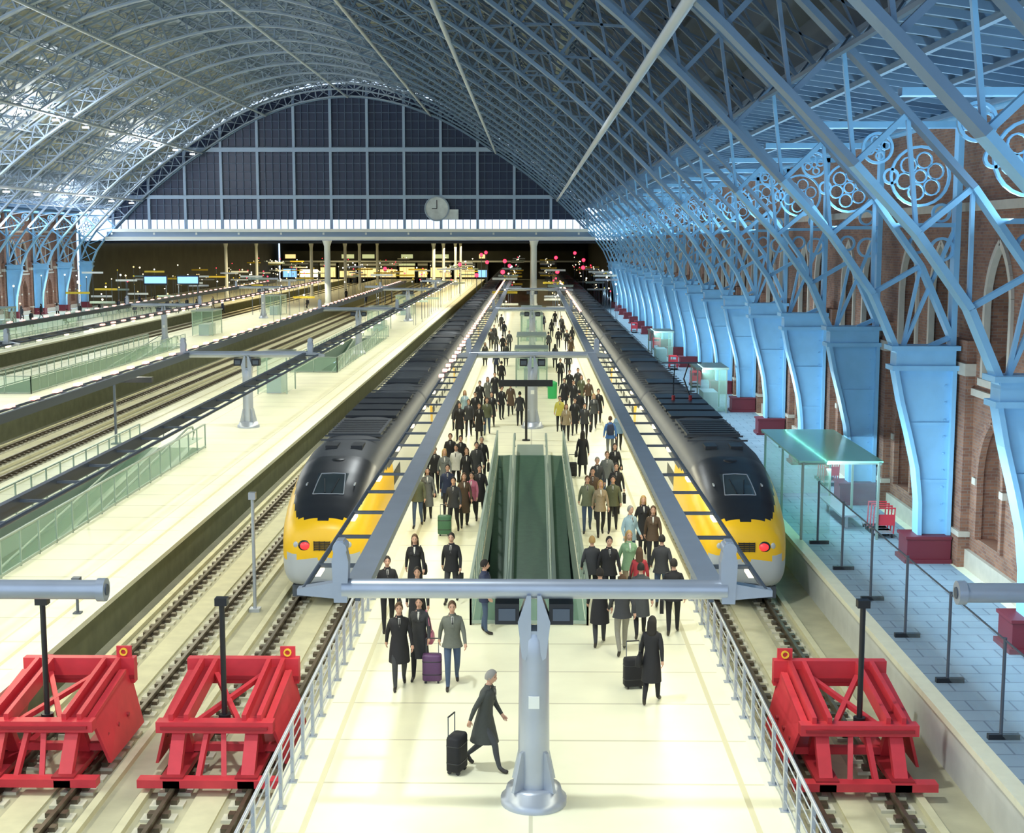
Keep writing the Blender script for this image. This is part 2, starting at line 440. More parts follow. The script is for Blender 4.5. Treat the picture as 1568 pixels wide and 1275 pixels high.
# ------------------------------------------------------------------ floor + platforms
def platform(name,x0,x1,y0,y1,holes=(),top='plat',tact=True,sidem='platside'):
    mb=MB()
    ys=[y0]+[v for h in holes for v in (h[2],h[3])]+[y1]
    def blk(a,b,c,d): mb.add([(a,c,0),(b,c,0),(b,d,0),(a,d,0)],[(0,1,2,3)],top)
    for i in range(0,len(ys),2): blk(x0+.35,x1-.35,ys[i],ys[i+1])
    for h in holes:
        blk(x0+.35,h[0],h[2],h[3]); blk(h[1],x1-.35,h[2],h[3])
        for (a,b,c,d) in ((h[0],h[0],h[2],h[3]),(h[1],h[1],h[2],h[3]),(h[0],h[1],h[2],h[2]),(h[0],h[1],h[3],h[3])):
            mb.add([(a,c,0),(b,d,0),(b,d,-1.2),(a,c,-1.2)],[(0,1,2,3)],'greens')
    for sx,(xa,xb) in enumerate(((x0,x0+.35),(x1-.35,x1))):
        mb.box(xa,xb,y0,y1,-.14,0.0,'coping')
        xs=x0+.12 if sx==0 else x1-.12
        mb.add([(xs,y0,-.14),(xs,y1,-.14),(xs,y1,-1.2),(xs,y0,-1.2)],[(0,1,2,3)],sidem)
        if tact:
            xt=x0+.75 if sx==0 else x1-.75
            mb.box(xt-.05,xt+.05,y0,y1,0,.005,'tactile')
    mb.add([(x0,y0,0),(x1,y0,0),(x1,y0,-1.2),(x0,y0,-1.2)],[(0,1,2,3)],sidem)
    return mb.obj(name)
TH=(-1.45,1.35,33.2,60.0)
platform('platform',-4.45,4.45,8,330,[TH])
P1H=(-17.9,-15.0,27,62); P1H2=(-17.3,-14.0,98,132)
platform('platform',-20.8,-11.2,8,330,[P1H,P1H2])
P0H=(-34.2,-31.0,84,122)
platform('platform',-37,-28,8,330,[P0H])
platform('platform',-63.2,-44.6,8,330)
platform('platform',8.3,12.7,8,330,top='slate',tact=False,sidem='palewall')

def glassrail(mb,p,q,h=1.1,step=1.5,mt='glass'):
    p=Vector(p);q=Vector(q);L=(q-p).length;n=max(1,round(L/step))
    for i in range(n+1):
        c=p.lerp(q,i/n); mb.bar(c,c+Vector((0,0,h)),.05,.05,'greens')
    mb.bar(p+Vector((0,0,h)),q+Vector((0,0,h)),.07,.05,'greens')
    mb.bar(p+Vector((0,0,.08)),q+Vector((0,0,.08)),.05,.08,'greens')
    mb.add([p+Vector((0,0,.12)),q+Vector((0,0,.12)),q+Vector((0,0,h-.06)),p+Vector((0,0,h-.06))],[(0,1,2,3)],mt)
def walkway(hole):
    x0,x1,y0,y1=hole; mb=MB(); zb=-3.6
    cx=(x0+x1)/2
    mb.add([(cx-.62,y0,zb),(cx+.62,y0,zb),(cx+.62,y1,0),(cx-.62,y1,0)],[(0,1,2,3)],'green')
    for sx in (-1,1):
        xi=cx+sx*.70; xo=cx+sx*.90
        mb.add([(cx+sx*.62,y0,zb+.02),(cx+sx*.62,y1,.02),(xo,y1,.02),(xo,y0,zb+.02)],[(0,1,2,3)],'greens')
        mb.add([(xo,y0,zb+.02),(xo,y1,.02),(x0 if sx<0 else x1,y1,-.02),(x0 if sx<0 else x1,y0,zb)],[(0,1,2,3)],'green')
        mb.add([(xi,y0,zb+.1),(xi,y1+.6,.1),(xi,y1+.6,.85),(xi,y0,zb+.85)],[(0,1,2,3)],'glass')
        mb.sweep([(xi,y0,zb+.9),(xi,y1,.9),(xi,y1+.9,.85),(xi,y1+1.15,.55),(xi,y1+.9,.25)],.05,'greens',6)
    mb.box(cx-.6,cx+.6,y1,y1+3.2,0,.012,'greens')
    glassrail(mb,(x0-.05,y0-.1,0),(x0-.05,y1,0)); glassrail(mb,(x1+.05,y0-.1,0),(x1+.05,y1,0)); glassrail(mb,(x0-.05,y0-.1,0),(x1+.05,y0-.1,0))
    return mb.obj('moving_walkway')
for h in (TH,P1H,P1H2,P0H): walkway(h)
fl=MB(); fl.box(-63,13,8,150,-4.2,-4.0,'green'); fl.obj('floor_undercroft')
fl=MB()
def bed(x0,x1,y0,y1): fl.add([(x0,y0,-1.2),(x1,y0,-1.2),(x1,y1,-1.2),(x0,y1,-1.2)],[(0,1,2,3)],'bed')
xs=-64
for grp in ([P0H],[P1H,P1H2],[TH]):
    xa=min(h[0] for h in grp); xb=max(h[1] for h in grp)
    bed(xs,xa,-6,420)
    y=-6
    for h in grp:
        bed(xa,xb,y,h[2]); y=h[3]
    bed(xa,xb,y,420); xs=xb
bed(xs,14,-6,420)
fl.obj('floor')

# ------------------------------------------------------------------ tracks
TR=6.15
def track(xc,ya,yb,name='railway_track'):
    mb=MB()
    for sx in (-1,1):
        x=xc+sx*.75
        mb.box(x-.07,x+.07,ya,yb,-1.16,-1.13,'rail'); mb.box(x-.012,x+.012,ya,yb,-1.13,-1.03,'rail'); mb.box(x-.04,x+.04,ya,yb,-1.03,-.98,'rail')
        y=ya
        while y<min(yb,110):
            mb.box(x-.32,x+.32,y,y+.30,-1.2,-1.14,'sleeper')
            mb.box(x-.20,x-.08,y+.06,y+.24,-1.14,-1.05,'rail'); mb.box(x+.08,x+.20,y+.06,y+.24,-1.14,-1.05,'rail')
            y+=.62
        mb.box(x+sx*.55-.08,x+sx*.55+.08,ya,yb,-1.2,-1.08,'curb')
    mb.box(xc-.3,xc+.3,ya,yb,-1.2,-1.15,'curb')
    mb.obj(name)
for xc in (-TR,TR,-9.55,-22.9,-26.1,-38.9,-42.4): track(xc,16,330)

# ------------------------------------------------------------------ buffer stops
def buffer_stop(xc,yb=25.3):
    mb=MB(); zr=-.98
    yf=yb+3.3
    for sx in (-1,1):
        xs=xc+sx*.72
        mb.box(xs-.16,xs+.16,yb-.15,yf-.3,zr,zr+.14,'red')
        mb.bar((xs,yb+.1,zr+.14),(xs,yb+.75,.05),.26,.16,'red')
        mb.bar((xs,yb+1.35,zr+.14),(xs,yb+.8,.05),.22,.16,'red')
        mb.box(xs-.22,xs+.22,yb-.1,yb+1.6,zr+.12,zr+.2,'redd')
        mb.bar((xs-.15,yb+.55,.10),(xs-.15,yf-.1,.42),.09,.30,'red'); mb.bar((xs+.15,yb+.55,.10),(xs+.15,yf-.1,.42),.09,.30,'red')
        mb.bar((xs,yb+.55,.02),(xs,yf-.1,.34),.24,.06,'redd')
        mb.bar((xs,yb+.8,-.1),(xs,yf-.2,zr+.2),.14,.14,'red')
        xo=xc+sx*1.02
        P=[(yb+1.0,zr+.05),(yf+.05,zr+.05),(yf+.05,.3),(yf-.5,.35),(yb+.8,.05)]
        n=len(P)
        fl_=lambda x:[(x+ (sx*.28 if p[1]<-.5 else 0),p[0],p[1]) for p in P]
        vs=fl_(xo-.03)+fl_(xo+.03)
        mb.add(vs,[tuple(range(n)),tuple(reversed(range(n,2*n)))]+[(i,i+n,(i+1)%n+n,(i+1)%n) for i in range(n)],'red')
        mb.bar((xo,yb+.75,.05),(xo+sx*.02,yf-.4,.36),.14,.08,'red')
        for k in range(3): mb.tube((xo+sx*(.12+.03*k),yb+1.3+k*.6,-.45),(xo+sx*(.19+.03*k),yb+1.3+k*.6,-.45),.05,'redd',8)
    mb.box(xc-1.15,xc+1.15,yb+.45,yb+.72,-.10,.12,'red'); mb.box(xc-1.05,xc+1.05,yb+.40,yb+.45,-.02,.04,'redd')
    mb.box(xc-1.1,xc+1.1,yb+1.2,yb+1.35,-.75,-.6,'red')
    mb.box(xc-1.38,xc+1.38,yb-.15,yb+.12,zr,zr+.16,'red')
    mb.bar((xc-.5,yb+.6,-.02),(xc+.5,yf-.4,.3),.1,.1,'red'); mb.bar((xc+.5,yb+.6,-.02),(xc-.5,yf-.4,.3),.1,.1,'red')
    mb.bar((xc-.25,yb+.1,zr+.1),(xc-.15,yb+.6,-.05),.1,.1,'red'); mb.bar((xc+.25,yb+.1,zr+.1),(xc+.15,yb+.6,-.05),.1,.1,'red')
    mb.box(xc-1.2,xc+1.2,yf-.1,yf+.12,.0,.55,'red')
    mb.box(xc-1.2,xc+1.2,yf-.14,yf-.1,.10,.18,'redd')
    for sx in (-1,1): mb.tube((xc+sx*.85,yf+.1,.2),(xc+sx*.85,yf+.55,.2),.1,'redd',10); mb.tube((xc+sx*.85,yf+.5,.2),(xc+sx*.85,yf+.6,.2),.22,'redd',14)
    sx=1 if xc<0 else -1
    mb.box(xc+sx*.95-.16,xc+sx*.95+.16,yf+.02,yf+.08,.55,.78,'red'); mb.ring((xc+sx*.95,yf-.0,.66),.07,.03,.05,'yb',14)
    mb.tube((xc+.1,yb+.95,.05),(xc+.1,yb+.95,2.35),.055,'black',10); mb.box(xc-.02,xc+.22,yb+.85,yb+1.05,2.35,2.5,'black'); mb.tube((xc+.1,yb+.95,.0),(xc+.1,yb+.95,.12),.12,'black',10)
    mb.obj('buffer_stop')
for xc in (-6.2,-9.75,6.4): buffer_stop(xc)

# ------------------------------------------------------------------ gantries
def gantry(xc,cols,y1,near=True,mt='metal',ys=None,pink=(99,99)):
    mb=MB(); zt=3.72
    for ci,yc in enumerate(cols):
        mb.sweep([(xc,yc,0),(xc,yc,.12),(xc,yc,.14),(xc,yc,.30),(xc,yc,.32)],[.56,.56,.50,.46,.30],mt,24)
        mb.sweep([(xc,yc,.3),(xc,yc,2.6),(xc,yc,2.9),(xc,yc,3.0)],[.27,.25,.24,.2],mt,24)
        for a in range(4):
            t=a*math.pi/2+math.pi/4; c,s_=math.cos(t),math.sin(t)
            P=[(.2,.3),(.5,.3),(.32,.95),(.2,1.0)]
            vs=[(xc+c*r-s_*o,yc+s_*r+c*o,z) for o in (-.03,.03) for r,z in P]
            mb.add(vs,[(0,1,2,3),(7,6,5,4),(0,4,5,1),(1,5,6,2),(2,6,7,3),(3,7,4,0)],mt)
        mb.box(xc-.09,xc+.09,yc-.3,yc-.24,1.75,1.95,'white')
        for sx in (-1,1):
            mb.prism([(xc+sx*.14,2.55),(xc+sx*.20,2.6),(xc+sx*.27,3.2),(xc+sx*.12,3.65),(xc+sx*.05,3.65),(xc+sx*.05,2.9)],yc-.22,yc+.22,'y',mt)
            mb.box(xc+sx*.45-.2,xc+sx*.45+.2,yc-.15,yc+.25,3.15,3.5,'black'); mb.box(xc+sx*.45-.14,xc+sx*.45+.14,yc-.17,yc-.15,3.22,3.42,'metald')
        mb.box(xc-.24,xc+.24,yc-.2,yc+.2,2.95,3.05,mt)
        mb.tube((xc-3.2,yc,zt),(xc+3.2,yc,zt),.165,mt,16)
        for sx in (-1,1):
            x=xc+sx*3.22
            mb.prism([(x-.11,3.5),(x+.11,3.5),(x+.14,4.2),(x+.06,4.55),(x-.06,4.55),(x-.14,4.2)],yc-.12,yc+.16,'y',mt)
            mb.tube((x,yc-.16,4.42),(x,yc+.2,4.42),.12,mt,12)
            mb.prism([(x,3.55),(x,3.85),(xc+sx*3.95,3.72),(xc+sx*3.95,3.62)],yc-.08,yc+.14,'y',mt)
    ys=cols[0] if ys is None else ys
    for sx in (-1,1):
        x=xc+sx*2.95
        w_=.2 if near else .07
        mb.box(x-w_,x+w_,ys,y1,3.66,3.82,mt if near else 'metald'); mb.box(x-.04,x+.04,ys,y1,3.5,3.66,'metald')
        xo=xc+sx*(3.85 if near else 3.6)
        mb.tube((xo,ys,3.7),(xo,y1,3.7),.05,'metald',6)
        y=ys+1.6; k=0
        while y<y1:
            mb.bar((x,y,3.72),(xo,y,3.72),.10,.06,'metald')
            if k%2==0 and (near or y>75): mb.box(xo-.07,xo+.07,y-.25,y+.25,3.58,3.66,'lamp')
            if pink[0 if sx<0 else 1]<y: mb.box(xo-.10,xo+.10,y-.28,y+.28,3.74,3.84,'lampp')
            y+=2.4; k+=1
    return mb.obj('platform_gantry')
gantry(0.05,[22.3,69,114,160],190,pink=(56,110))
gantry(-14.4,[69,114,160],190,False,ys=23.5,pink=(44,999))
gantry(-32.5,[40,76,121,166],190,False,pink=(60,90))
for (xa,xb) in ((-7.15,-19.5),(7.1,12.35)):
    mb=MB(); sg=1 if xb>xa else -1
    mb.tube((xa,22.3,3.68),(xb,22.3,3.68),.165,'metal',16); mb.tube((xa-sg*.04,22.3,3.68),(xa+sg*.1,22.3,3.68),.2,'metal',16); mb.tube((xa-sg*.06,22.3,3.68),(xa,22.3,3.68),.1,'metald',12)
    xcol=-14.4 if sg<0 else 11.8
    mb.sweep([(xcol,22.3,0),(xcol,22.3,.3),(xcol,22.3,.32),(xcol,22.3,3.68)],[.5,.45,.27,.22],'metal',20)
    mb.obj('gantry_tube')
mb=MB(); mb.box(-20.2,-17.6,63,63.3,2.9,3.15,'black'); mb.bar((-19.4,63.15,0),(-19.4,63.15,3),.1,.1,'metald'); mb.box(-19.6,-19.2,62.95,63.35,0,.05,'metald'); mb.obj('platform_sign')
mb=MB(); mb.box(-1.5,1.0,64.4,64.55,2.6,2.9,'black'); mb.tube((-.25,64.5,0),(-.25,64.5,2.7),.06,'black',8); mb.tube((-.25,64.5,0),(-.25,64.5,.05),.2,'black',10)
mb.obj('platform_sign')

# ------------------------------------------------------------------ fences
def metal_fence(x,y0,y1):
    mb=MB(); n=round((y1-y0)/1.1)
    for i in range(n+1):
        y=y0+(y1-y0)*i/n
        mb.bar((x,y,0),(x,y,1.1),.06,.09,'metal'); mb.box(x-.08,x+.08,y-.08,y+.08,0,.02,'metal')
    for z in (.2,.45,.7,.9): mb.tube((x,y0,z),(x,y1,z),.014,'metal',6)
    mb.tube((x,y0,1.1),(x,y1,1.1),.035,'metal',8)
    mb.obj('metal_fence')
metal_fence(-4.2,17.5,35.5); metal_fence(4.25,17.5,35.5)
mb=MB(); n=6
for i in range(n+1):
    y=22+3.4*i
    mb.tube((9.0,y,0),(9.0,y,2.0),.035,'metald',8); mb.bar((8.75,y,.05),(9.35,y,.05),.12,.10,'black')
    if i<n:
        mb.add([(9.0,y+.08,.1),(9.0,y+3.3,.1),(9.0,y+3.3,1.95),(9.0,y+.08,1.95)],[(0,1,2,3)],'glassb')
        mb.tube((9.0,y,1.95),(9.0,y+3.4,1.95),.02,'metald',6)
mb.obj('glass_security_fence')
mb=MB(); glassrail(mb,(-12.0,20,0),(-12.0,27,0),1.2,1.2); glassrail(mb,(-12.0,27,0),(-14.2,27,0),1.2,1.2); mb.obj('glass_railing')
for a in (((-50,95,0),(-50,150,0)),((-46,90,0),(-46,140,0)),((-56,112,0),(-50.5,112,0)),((-17.3,134,0),(-14,134,0)),((-47,150,0),(-47,185,0)),((-53,155,0),(-53,185,0))):
    mb=MB(); glassrail(mb,*a); mb.obj('glass_railing')

# glass shelter
mb=MB(); x0,x1,y0,y1=8.6,11.0,43,50
mb.box(x0-.15,x1+.1,y0-.15,y1+.15,2.5,2.56,'glassr')
for x in (x0,x1): mb.bar((x,y0-.15,2.47),(x,y1+.15,2.47),.08,.1,'greens')
for y in (y0,(y0+y1)/2,y1):
    mb.bar((x0-.15,y,2.47),(x1+.1,y,2.47),.06,.08,'greens')
    for x in (x0,x1): mb.bar((x,y,0),(x,y,2.47),.07,.07,'greens')
for x in (x0,x1): mb.add([(x,y0,.2),(x,y1,.2),(x,y1,2.3),(x,y0,2.3)],[(0,1,2,3)],'glassb')
mb.add([(x0,y0,.2),(x0+.9,y0,.2),(x0+.9,y0,2.3),(x0,y0,2.3)],[(0,1,2,3)],'glass'); mb.add([(x1,y1,.2),(x0,y1,.2),(x0,y1,2.3),(x1,y1,2.3)],[(0,1,2,3)],'glass')
mb.box(x0+1.6,x0+2.1,y0+1.5,y0+5,.42,.48,'metal'); mb.bar((x0+1.85,y0+1.8,0),(x0+1.85,y0+1.8,.42),.08,.08,'metal'); mb.bar((x0+1.85,y0+4.7,0),(x0+1.85,y0+4.7,.42),.08,.08,'metal')
mb.obj('glass_shelter')
def trolley(x,y):
    mb=MB()
    for k in range(4):
        yy=y+k*.38
        mb.box(x-.3,x+.3,yy,yy+.7,.14,.18,'metal'); mb.bar((x-.28,yy,.15),(x-.28,yy-.12,1.0),.035,.035,'red'); mb.bar((x+.28,yy,.15),(x+.28,yy-.12,1.0),.035,.035,'red')
        mb.tube((x-.3,yy-.12,1.0),(x+.3,yy-.12,1.0),.025,'red',8); mb.tube((x-.28,yy-.06,.55),(x+.28,yy-.06,.55),.015,'metal',6)
        for wx in (-.25,.25):
            for wy in (.08,.62): mb.tube((x+wx-.02,yy+wy,.07),(x+wx+.02,yy+wy,.07),.07,'black',10)
    mb.box(x-.28,x+.28,y-.16,y-.13,.45,.8,'red')
    mb.obj('luggage_trolley_row')
for a in ((11.6,52.5),(11.3,43.2),(10.6,88),(10.4,100),(10.8,118),(10.5,140)): trolley(*a)
mb=MB(); mb.sweep([(1.25,82,0),(1.25,82,.9),(1.25,82,.95),(1.25,82,1.05)],[.28,.30,.31,.15],'bin',14); mb.obj('waste_bin')
mb=MB(); mb.tube((-8.0,38.6,-1.2),(-8.0,38.6,2.1),.05,'metal',10); mb.box(-8.1,-7.9,38.5,38.7,2.1,2.3,'metal'); mb.box(-8.15,-7.85,38.45,38.75,-1.2,-1.1,'metal'); mb.obj('track_post')
mb=MB(); mb.tube((-11.6,34,0),(-11.6,34,.8),.04,'metald',8); mb.box(-11.7,-11.5,33.9,34.1,.8,.95,'metald'); mb.box(-11.7,-11.5,33.9,34.1,0,.04,'metald'); mb.obj('marker_post')

# ------------------------------------------------------------------ trains
def ring_pts(hw,zb,zt,e,y,xc,n=56):
    mz=(zb+zt)/2; hh=(zt-zb)/2; R=[]
    for k in range(n):
        a=2*math.pi*(k+.5)/n; c,s_=math.cos(a),math.sin(a)
        ee=e if s_>0 else max(e,4.5)
        R.append((xc+hw*math.copysign(abs(c)**(2/ee),c),y,mz+hh*math.copysign(abs(s_)**(2/ee),s_)))
    return R
def interp(T,s):
    for a,b in zip(T,T[1:]):
        if a[0]<=s<=b[0]:
            t=(s-a[0])/(b[0]-a[0])
            return [a[i]+(b[i]-a[i])*t for i in range(1,len(a))]
    return list(T[-1][1:])
NT=[(0,.68,-.20,1.02,2.5),(.05,.86,-.38,1.18,2.5),(.15,1.02,-.50,1.33,2.6),(.35,1.16,-.60,1.50,2.6),(.7,1.26,-.66,1.70,2.7),(1.2,1.33,-.70,1.94,2.8),(1.9,1.38,-.74,2.21,2.9),(2.7,1.41,-.76,2.45,3.0),(3.6,1.42,-.78,2.65,3.1),(4.6,1.42,-.78,2.78,3.2),(5.6,1.42,-.78,2.86,3.3),(22.5,1.42,-.78,2.86,3.3)]
def surf_z(x,s):
    hw,zb,zt,e=interp(NT,s); return (zb+zt)/2+(zt-zb)/2*max(0,1-(abs(x)/hw)**e)**(1/e)
def train(xc,yt,panto):
    mb=MB()
    S=[0,.02,.05,.09,.15,.22,.3,.4,.5,.6,.7,.82,.95,1.08,1.2,1.35,1.5,1.65,1.8,1.95,2.1,2.25,2.4,2.55,2.7,2.85,3.0,3.2,3.4,3.6,3.8,4.0,4.3,4.6,5.0,5.6]+[6+i*.75 for i in range(23)]
    n=112
    rings=[ring_pts(*interp(NT,s),yt+s,xc,n) for s in S]
    base=rings[0]; cz=sum(p[2] for p in base)/n
    caps=[[(xc+(p[0]-xc)*f,yt-d,cz+(p[2]-cz)*f) for p in base] for f,d in ((.2,.045),(.5,.04),(.8,.022))]
    rings=caps+rings; SS=[-.05,-.04,-.02]+S
    nv=[p for r in rings for p in r]
    groups={}
    for i in range(len(rings)-1):
        for k in range(n):
            f=(i*n+k,i*n+(k+1)%n,(i+1)*n+(k+1)%n,(i+1)*n+k)
            cx=sum(nv[j][0] for j in f)/4-xc; z=sum(nv[j][2] for j in f)/4; s=(SS[i]+SS[i+1])/2
            ax=abs(cx)
            if z<-.5: m_='metald'
            elif z<.36 and s<5: m_='silver'
            elif s<5.6:
                dark=False
                if z>1.42: dark=ax<.80+.55*(z-1.42)**.8
                if z>2.25: dark= ax<1.28
                if s>4.0 and z>2.1: dark=True
                m_='navy' if dark else 'yellow'
                if dark and 1.35<s<2.5 and ax<.46: m_='wind'
                if s>4.0 and dark: m_='roofg'
            elif z>2.0: m_='roofg'
            elif 1.05<z<1.75 and (7<s<9): m_='navy'
            elif s<6.9: m_='yellow'
            else: m_='twhite'
            groups.setdefault(m_,[]).append(f)
    o=len(mb.v); mb.v+=nv
    for m_,fs in groups.items():
        k=mb.mi(m_)
        for f in fs: mb.f.append(tuple(reversed([j+o for j in f]))); mb.m.append(k); mb.sm.append(True)
    mb.add(rings[0],[tuple(range(n))],'yellow'); mb.add(rings[-1],[tuple(range(n))],'metald')
    sp=lambda x,s:(xc+x,yt+s,surf_z(x,s)+.012)
    ol=[sp(-.46,1.32),sp(-.25,1.30),sp(0,1.29),sp(.25,1.30),sp(.46,1.32),sp(.43,1.7),sp(.40,2.1),sp(.36,2.5),sp(0,2.52),sp(-.36,2.5),sp(-.40,2.1),sp(-.43,1.7),sp(-.46,1.32)]
    for p,q in zip(ol,ol[1:]): mb.bar(p,q,.025,.02,'metal')
    for sx in (-1,1):
        mb.ball((xc+sx*.50,yt-.01,.70),(.15,.07,.12),'tail'); mb.ball((xc+sx*.50,yt+.01,.70),(.20,.06,.17),'navy')
        mb.ball((xc+sx*.76,yt+.06,.72),(.09,.05,.10),'silver')
        mb.bar(sp(sx*.10,1.35),sp(sx*.22,2.15),.025,.03,'black')
        mb.box(xc+sx*.72-.02,xc+sx*.72+.02,yt+1.8,yt+2.2,surf_z(.72,2.0)-.02,surf_z(.72,2.0)+.03,'silver')
    for k in range(5): mb.box(xc-.24,xc+.24,yt-.075,yt-.02,.58+k*.055,.61+k*.055,'black')
    for k in range(4): mb.box(xc-.24+k*.155,xc-.225+k*.155,yt-.07,yt-.02,.56,.84,'black')
    mb.tube((xc-.62,yt-.005,1.27),(xc+.62,yt-.005,1.27),.008,'black',6) if False else None
    mb.ball((xc,yt+.25,-.55),(.55,.42,.22),'metald'); mb.box(xc-.12,xc+.12,yt-.1,yt+.6,-.62,-.42,'black')
    mb.box(xc-.95,xc+.95,yt+.35,yt+.5,-.9,-.55,'metald')
    zt=2.86
    mb.box(xc-.6,xc-.22,yt+4.9,yt+5.7,2.76,zt+.03,'black'); mb.box(xc+.22,xc+.6,yt+4.9,yt+5.7,2.76,zt+.03,'black')
    mb.ball((xc,yt+3.7,2.61),(.28,.3,.07),'black')
    mb.box(xc-.9,xc+.9,yt+7.5,yt+11.5,zt-.05,zt+.06,'roofg')
    for k in range(7): mb.box(xc-.8,xc+.8,yt+7.8+k*.5,yt+8.0+k*.5,zt+.06,zt+.08,'black')
    for k in range(4): mb.box(xc-.95,xc+.95,yt+12.4+k*2.0,yt+13.9+k*2.0,zt-.05,zt+.05,'navy')
    for k in range(16): mb.bar((xc-1.0,yt+6.5+k,zt-.02),(xc+1.0,yt+6.5+k,zt-.02),.05,.06,'roofr')
    if panto:
        yp=yt+17.5; b=zt+.05
        for sx in (-.35,.35):
            mb.bar((xc+sx,yp,b+.1),(xc+sx*.6,yp+1.3,b+.75),.05,.05,'black'); mb.bar((xc+sx*.6,yp+1.3,b+.75),(xc+sx*.8,yp+.2,b+1.5),.04,.04,'black')
            mb.tube((xc+sx,yp,b),(xc+sx,yp,b+.2),.07,'redd',8)
        mb.bar((xc-.8,yp+.2,b+1.52),(xc+.8,yp+.2,b+1.52),.08,.04,'metald'); mb.bar((xc-.8,yp+.4,b+1.52),(xc+.8,yp+.4,b+1.52),.05,.04,'metald')
    y=yt+22.9
    sect=lambda yy,e=3.3,hw=1.42,t=2.80:ring_pts(hw,-.78,t,e,yy,xc,48)
    while y<320:
        L=18.2
        ysn=[0,.15]+[L*i/26 for i in range(1,26)]+[L-.15,L]
        R=[sect(y+v,hw=1.42 if 0<v<L else 1.30,t=2.80 if 0<v<L else 2.70) for v in ysn]
        nn=48; nv=[p for r in R for p in r]; o=len(mb.v); mb.v+=nv
        for i in range(len(R)-1):
            for k in range(nn):
                f=(i*nn+k,i*nn+(k+1)%nn,(i+1)*nn+(k+1)%nn,(i+1)*nn+k)
                z=sum(nv[j][2] for j in f)/4
                if z>1.95: m_='roofg'
                elif z<-.45: m_='metald'
                elif i in (2,3) and z>-.3: m_='yellow'
                elif .95<z<1.6 and 3<i<25 and i%3: m_='navy'
                else: m_='twhite'
                mb.f.append(tuple(reversed([j+o for j in f]))); mb.m.append(mb.mi(m_)); mb.sm.append(True)
        mb.add(R[0],[tuple(range(nn))],'metald'); mb.add(R[-1],[tuple(range(nn))],'metald')
        for q in (3,9,14.5): mb.box(xc-.75,xc+.75,y+q-.9,y+q+.9,2.74,2.85,'roofr' if q==9 else 'navy')
        for q in range(1,18): mb.bar((xc-1.0,y+q,2.77),(xc+1.0,y+q,2.77),.04,.04,'roofr')
        mb.loft([ring_pts(1.15,-.6,2.45,3.3,y-.5,xc,32),ring_pts(1.15,-.6,2.45,3.3,y,xc,32)],'black')
        for sx in (-.75,.75): mb.tube((xc+sx-.06,y-.25,-.55),(xc+sx+.06,y-.25,-.55),.43,'rail',20)
        y+=L+.5
    for yy in (yt+3.2,yt+6.0,yt+17,yt+19.8):
        for sx in (-.75,.75): mb.tube((xc+sx-.07,yy,-.53),(xc+sx+.07,yy,-.53),.45,'rail',20)
    mb.obj('high_speed_train',(xc,yt,-.98))
train(-6.05,38.8,False)
train(6.2,38.8,True)

# ------------------------------------------------------------------ beyond the gable
YN=345
mb=MB(); mb.box(-63,14,GY+.5,YN,8.9,9.3,'dark'); mb.obj('ceiling_extension')
mb=MB(); mb.box(-63,14,YN,YN+1,-1.2,9.3,'olive'); mb.obj('wall_north')
for nm,x in (('wall_west_extension',-63.4),('wall_east_extension',14)):
    mb=MB(); mb.box(x-.2,x,GY+.6,YN,-1.2,9.3,'olive'); mb.obj(nm)
random.seed(11)
mb=MB(); x=-61
while x<-12:
    wd=random.uniform(2.5,5.5)
    mb.box(x,x+wd,YN-9,YN-.1,0,3.9,'olive'); mb.box(x+.25,x+wd-.25,YN-9.05,YN-9,.3,random.uniform(1.6,2.8),random.choice(('shop','shopg','shop','screen','lamp')))
    mb.box(x+.1,x+wd-.1,YN-9.1,YN-9.0,3.1,3.6,random.choice(('olive','metald','shopg','white')))
    if random.random()<.6: mb.box(x+.5,x+wd-.8,YN-7.05,YN-7,4.8,5.8,random.choice(('shopg','olive','shop')))
    x+=wd+random.uniform(.1,.8)
mb.box(-61,13,YN-9.4,YN-9,3.9,4.3,'white'); mb.box(-61,13,YN-7,YN-.1,3.9,6.6,'olive')
mb.obj('shop_units')
mb=MB()
def colm(x,y,r,h=9.2): mb.sweep([(x,y,0),(x,y,.6),(x,y,.62),(x,y,h-.8),(x,y,h)],[r*1.3,r*1.3,r,r,r*1.6],'white',14)
for x in (-28.5,.3): colm(x,GY-.9,.42,9.3)
for x,y in ((-36,225),(-32.5,240),(-32.5,260),(-16,225),(-16,250),(-15.5,280),(-32.5,290),(0,235),(0,270),(-16,310),(-50,225),(-50,250)): colm(x,y,.26,8.9)
mb.obj('deck_columns')
mb=MB()
random.seed(3)
for k in range(420):
    x=random.choice((-3.1,3.1,-12.9,-18.9,-29.5,-35.5,-47,-53,-57,9.5))+random.uniform(-.3,.3); y=random.uniform(150,325)
    z=random.uniform(2.2,5.6); r=random.uniform(.06,.13)
    mb.bar((x,y,0),(x,y,z),.04,.04,'metald'); mb.ball((x,y,z),r,random.choice(('lamp','lamp','lampw','redl','yb','shop')),6,4)
    if k%3==0: mb.bar((x-1.4,y,z-.3),(x+1.4,y,z-.3),.12,.25,random.choice(('white','metal','yb','greens')))
mb.obj('platform_end_lamps')
mb=MB()
for x,y,z in ((-8.0,200,4.2),(-7.6,235,5.5),(-4.2,215,6.0),(-3.7,230,5.0),(3.8,205,4.6),(4.2,240,6.2),(8.0,215,5.0),(-9.5,260,6.5),(-12,230,5.2),(8.1,260,6.8),(-4,190,4.9),(9,240,5.8),(-24.5,230,4.5),(-8.3,250,7)):
    mb.bar((x,y,0 if abs(x)<4.4 or x>8.3 or -20.8<x<-11.2 else -1.2),(x,y,z),.10,.10,'metald'); mb.box(x-.25,x+.25,y,y+.2,z-.3,z+.5,'black'); mb.ball((x,y-.05,z+.1),.30,'redl',10,6)
mb.obj('railway_signals')
